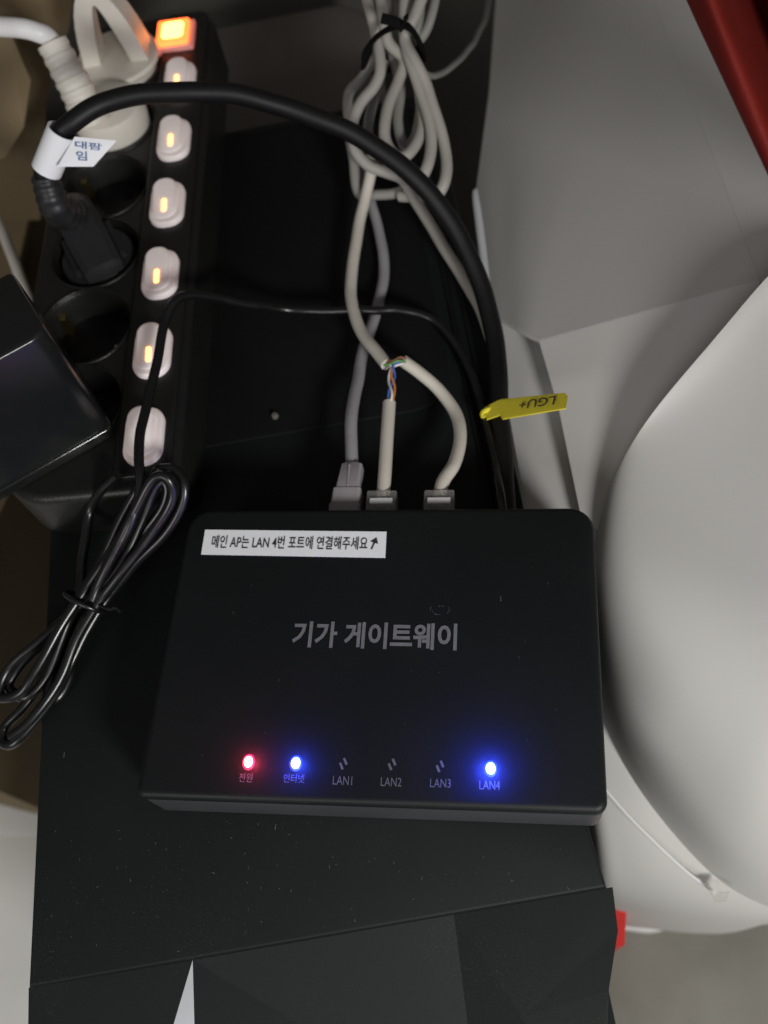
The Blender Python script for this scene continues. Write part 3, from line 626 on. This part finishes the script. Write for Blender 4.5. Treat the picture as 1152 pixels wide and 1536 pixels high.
# red cloth over the top corner
rc = thing('red_cloth', 'folded dark red cloth at the back over the white bag', 'cloth', px(1150, 60, .1))
rows = []
vv = []; ff = []; nr, nc = 10, 12
for i in range(nr):
    s = i / (nr - 1); y = -90 + s * 480; xl = 1022 + (y / 265) * 124 if y > 0 else 1022 + y * .4
    for j in range(nc):
        t = j / (nc - 1); x = xl + t * 260
        vv.append(px(x, y, .165 - .045 * s + .025 * math.sin(t * 9 + s * 1.5) * min(1, t * 4) - .03 * t))
ff = [[i * nc + j, i * nc + j + 1, (i + 1) * nc + j + 1, (i + 1) * nc + j] for i in range(nr - 1) for j in range(nc - 1)]
o = mesh_obj('fabric', vv, ff, M['red'], rc, smooth=180)
md = o.modifiers.new('t', 'SOLIDIFY'); md.thickness = .003; md = o.modifiers.new('s', 'SUBSURF'); md.levels = 2; md.render_levels = 2
# silver sliver of the side cover
tube_obj('edge_strip', P((714, 284, .004), (713, 292, .004), (718, 330, .003), (727, 400, .002), (736, 470, .001), (745, 525, .0)), lambda t: .0008 + .0012 * math.sin(math.pi * min(1, t * 1.1)) , M['silver'], wb)
# red tab and white loop on the floor
rt = thing('red_tab', 'small bright red plastic tab low beside the computer', 'tab', px(932, 1392, -.2))
q = [px(x, y, -.20) for x, y in ((912, 1362), (940, 1360), (937, 1418), (912, 1424))]
mb = MB(); mb.add(q + [a - V((0, 0, .218)) for a in q], [[0, 1, 2, 3], [4, 5, 6, 7], [0, 1, 5, 4], [1, 2, 6, 5], [2, 3, 7, 6], [3, 0, 4, 7]]); mb.obj('tab', M['redtab'], rt, smooth=0)
wl = tube_obj('white_cord_loop', P((900, 1376, -.40), (940, 1386, -.405), (975, 1389, -.412), (1005, 1380, -.410), (1030, 1362, -.40)), .0045, M['whitecord'])
tag(wl, 'white cord curving on the floor beside the red tab', 'cord')

fm = thing('floor_mat', 'grubby grey mottled mat on the floor below the white bag', 'mat', px(1040, 1450, -.42))
q = [px(x, y, -.4175) for x, y in ((700, 1320), (1500, 1320), (1500, 1900), (700, 1900))]
mb = MB(); mb.add(q + [a + V((0, 0, .002)) for a in q], [[0, 1, 2, 3], [4, 5, 6, 7], [0, 1, 5, 4], [1, 2, 6, 5], [2, 3, 7, 6], [3, 0, 4, 7]]); mb.obj('mat_sheet', M['mat'], fm, smooth=0)

# ------------------------------------------------------------------ behind and left
tr = thing('grey_box', 'dark grey rounded plastic box behind the computer', 'box', pxy(450, 185, .45))
p00 = pxy(300, 195, .430); p10 = pxy(552, 195, .430)
top = px(450, 12, -.06)
mb = MB(); fr = lambda a, b, z: V((a, b, z + Z0))
xa, xb = px(250, 14, -.06).x, px(556, 12, -.06).x; ya = CDP + .012; yt_ = max(top.y, ya + .06)
slab(mb, fr, xa, xb, ya, yt_, [.004, .02, .03, .02], -.4195, -.06, .006); mb.obj('lid', M['tray'], tr, smooth=40)
bx_ = thing('cardboard_box', 'brown cardboard box with a raised flap left of the power strip', 'box', px(0, 700, -.42))
zb = -.16
pe = px(55, 1221, -.4185); pe0 = px(0, 1207, -.4185); dx = (pe - pe0).normalized(); dyv = V((-dx.y, dx.x, 0))
c0 = pe + dx * .035; 
c0 = V((min(c0.x, -.012), c0.y, 0))
mb = MB(); mb.box(V((c0.x, c0.y, 0.003)), -dx * .40, dyv * .46, V((0, 0, zb + Z0 - .003))); mb.obj('carton', M['kraft'], bx_, smooth=0)
for a, b, h1 in ((.02, .12, .05), (.20, .20, .07)):
    mb = MB(); q0_ = V((c0.x, c0.y, zb + Z0 + .001)) - dx * .04 + dyv * a
    mb.add([q0_, q0_ - dx * .3, q0_ - dx * .3 + dyv * b + V((0, 0, h1)), q0_ + dyv * b + V((0, 0, h1))] , [[0, 1, 2, 3]])
    o = mb.obj('flap', M['kraft'], bx_, smooth=0); md = o.modifiers.new('t', 'SOLIDIFY'); md.thickness = .004; md.offset = 1
for pts in ([(-140, -90, .48), (120, -90, .48), (104, 40, .48), (70, 150, .48), (60, 330, .48), (-140, 330, .48)], [(-140, 30, .455), (18, 55, .455), (46, 120, .44), (36, 190, .43), (8, 236, .425), (-140, 280, .42)]):
    q = [pxy(*a) for a in pts]; n_ = len(q); d = V((0, .004, 0))
    mb = MB(); mb.add(q + [a + d for a in q], [list(range(n_)), list(range(n_, 2 * n_))] + [[i, (i + 1) % n_, n_ + (i + 1) % n_, n_ + i] for i in range(n_)])
    mb.obj('flap', M['kraft'], bx_, smooth=0)
pc_ = tube_obj('pale_cord', P((-60, 230, -.02), (-20, 300, -.02), (8, 360, -.02), (28, 410, -.025), (44, 460, -.04), (50, 520, -.08)), .003, M['cream'])
tag(pc_, 'thin cream cord running down beside the strip', 'cord')
wsx = thing('lit_floor_strip', 'white strip for brightly lit floor by the cardboard box', 'paper', px(0, 1230, -.42))
q = [px(x, y, -.4185) for x, y in ((-120, 1150), (200, 1190), (200, 1250), (-120, 1248))]  # white strip laid in for the brightly lit band of floor
mb = MB(); mb.add(q + [a + V((0, 0, .001)) for a in q], [[0, 1, 2, 3], [4, 5, 6, 7], [0, 1, 5, 4], [1, 2, 6, 5], [2, 3, 7, 6], [3, 0, 4, 7]]); mb.obj('sheet', M['white'], wsx, smooth=0)

# ------------------------------------------------------------------ dust flecks on the black tops
mb = MB()
def fleck(p, ln, wd, a):
    d = V((math.cos(a), math.sin(a), 0)); s = V((-d.y, d.x, 0))
    mb.add([p - d * ln - s * wd, p + d * ln - s * wd * .6, p + d * ln + s * wd, p - d * ln + s * wd * .7, p + V((0, 0, wd * .8))], [[0, 1, 4], [1, 2, 4], [2, 3, 4], [3, 0, 4]])
for _ in range(100):
    p = V((random.uniform(.004, CW - .008), random.gauss(.02, .02), Z0 + .0001))
    if p.y < .002 or p.y > .09: continue
    lu, lv = (p - GO).dot(eu), (p - GO).dot(ev)
    if -.002 < lu < GW + .002 and lv > -.002: continue
    fleck(p, random.uniform(.00012, .0006), random.uniform(.00008, .00018), random.gauss(1.5, .6))
for _ in range(420):
    p = V((random.uniform(.004, CW - .008), abs(random.gauss(.0, .045)) + .003, Z0 + .00005)); lu, lv = (p - GO).dot(eu), (p - GO).dot(ev)
    if p.y > .12 or (-.002 < lu < GW + .002 and lv > -.002) or noise.noise(p * 45) < -.05: continue
    fleck(p, random.uniform(.00006, .00022), random.uniform(.00004, .0001), random.uniform(0, 3))
for _ in range(26):
    fleck(GF(random.uniform(.01, GW - .01), random.uniform(.01, GD - .01), GH + .0001), random.uniform(.0001, .0005), .00009, random.gauss(1.5, .6))
for x, y in ((751, 898), (320, 1188), (468, 1200), (96, 1132), (413, 1240)): fleck(px(x, y, GH + .0001 if y < 1000 else .0001), .0010, .0002, 1.4)
for k in range(14):
    a = k / 14 * 5.2; p = px(660 + 13 * math.cos(a) + 3 * math.sin(3 * a), 912 + 8 * math.sin(a) + k * .4, GH + .0001)
    if k % 4 != 3: fleck(p, .0006, .00007, -a + 1.6)
tag(mb.obj('dust_flecks', M['dust'], smooth=0), 'pale dust flecks scattered over the black surfaces', 'dust', kind='stuff')
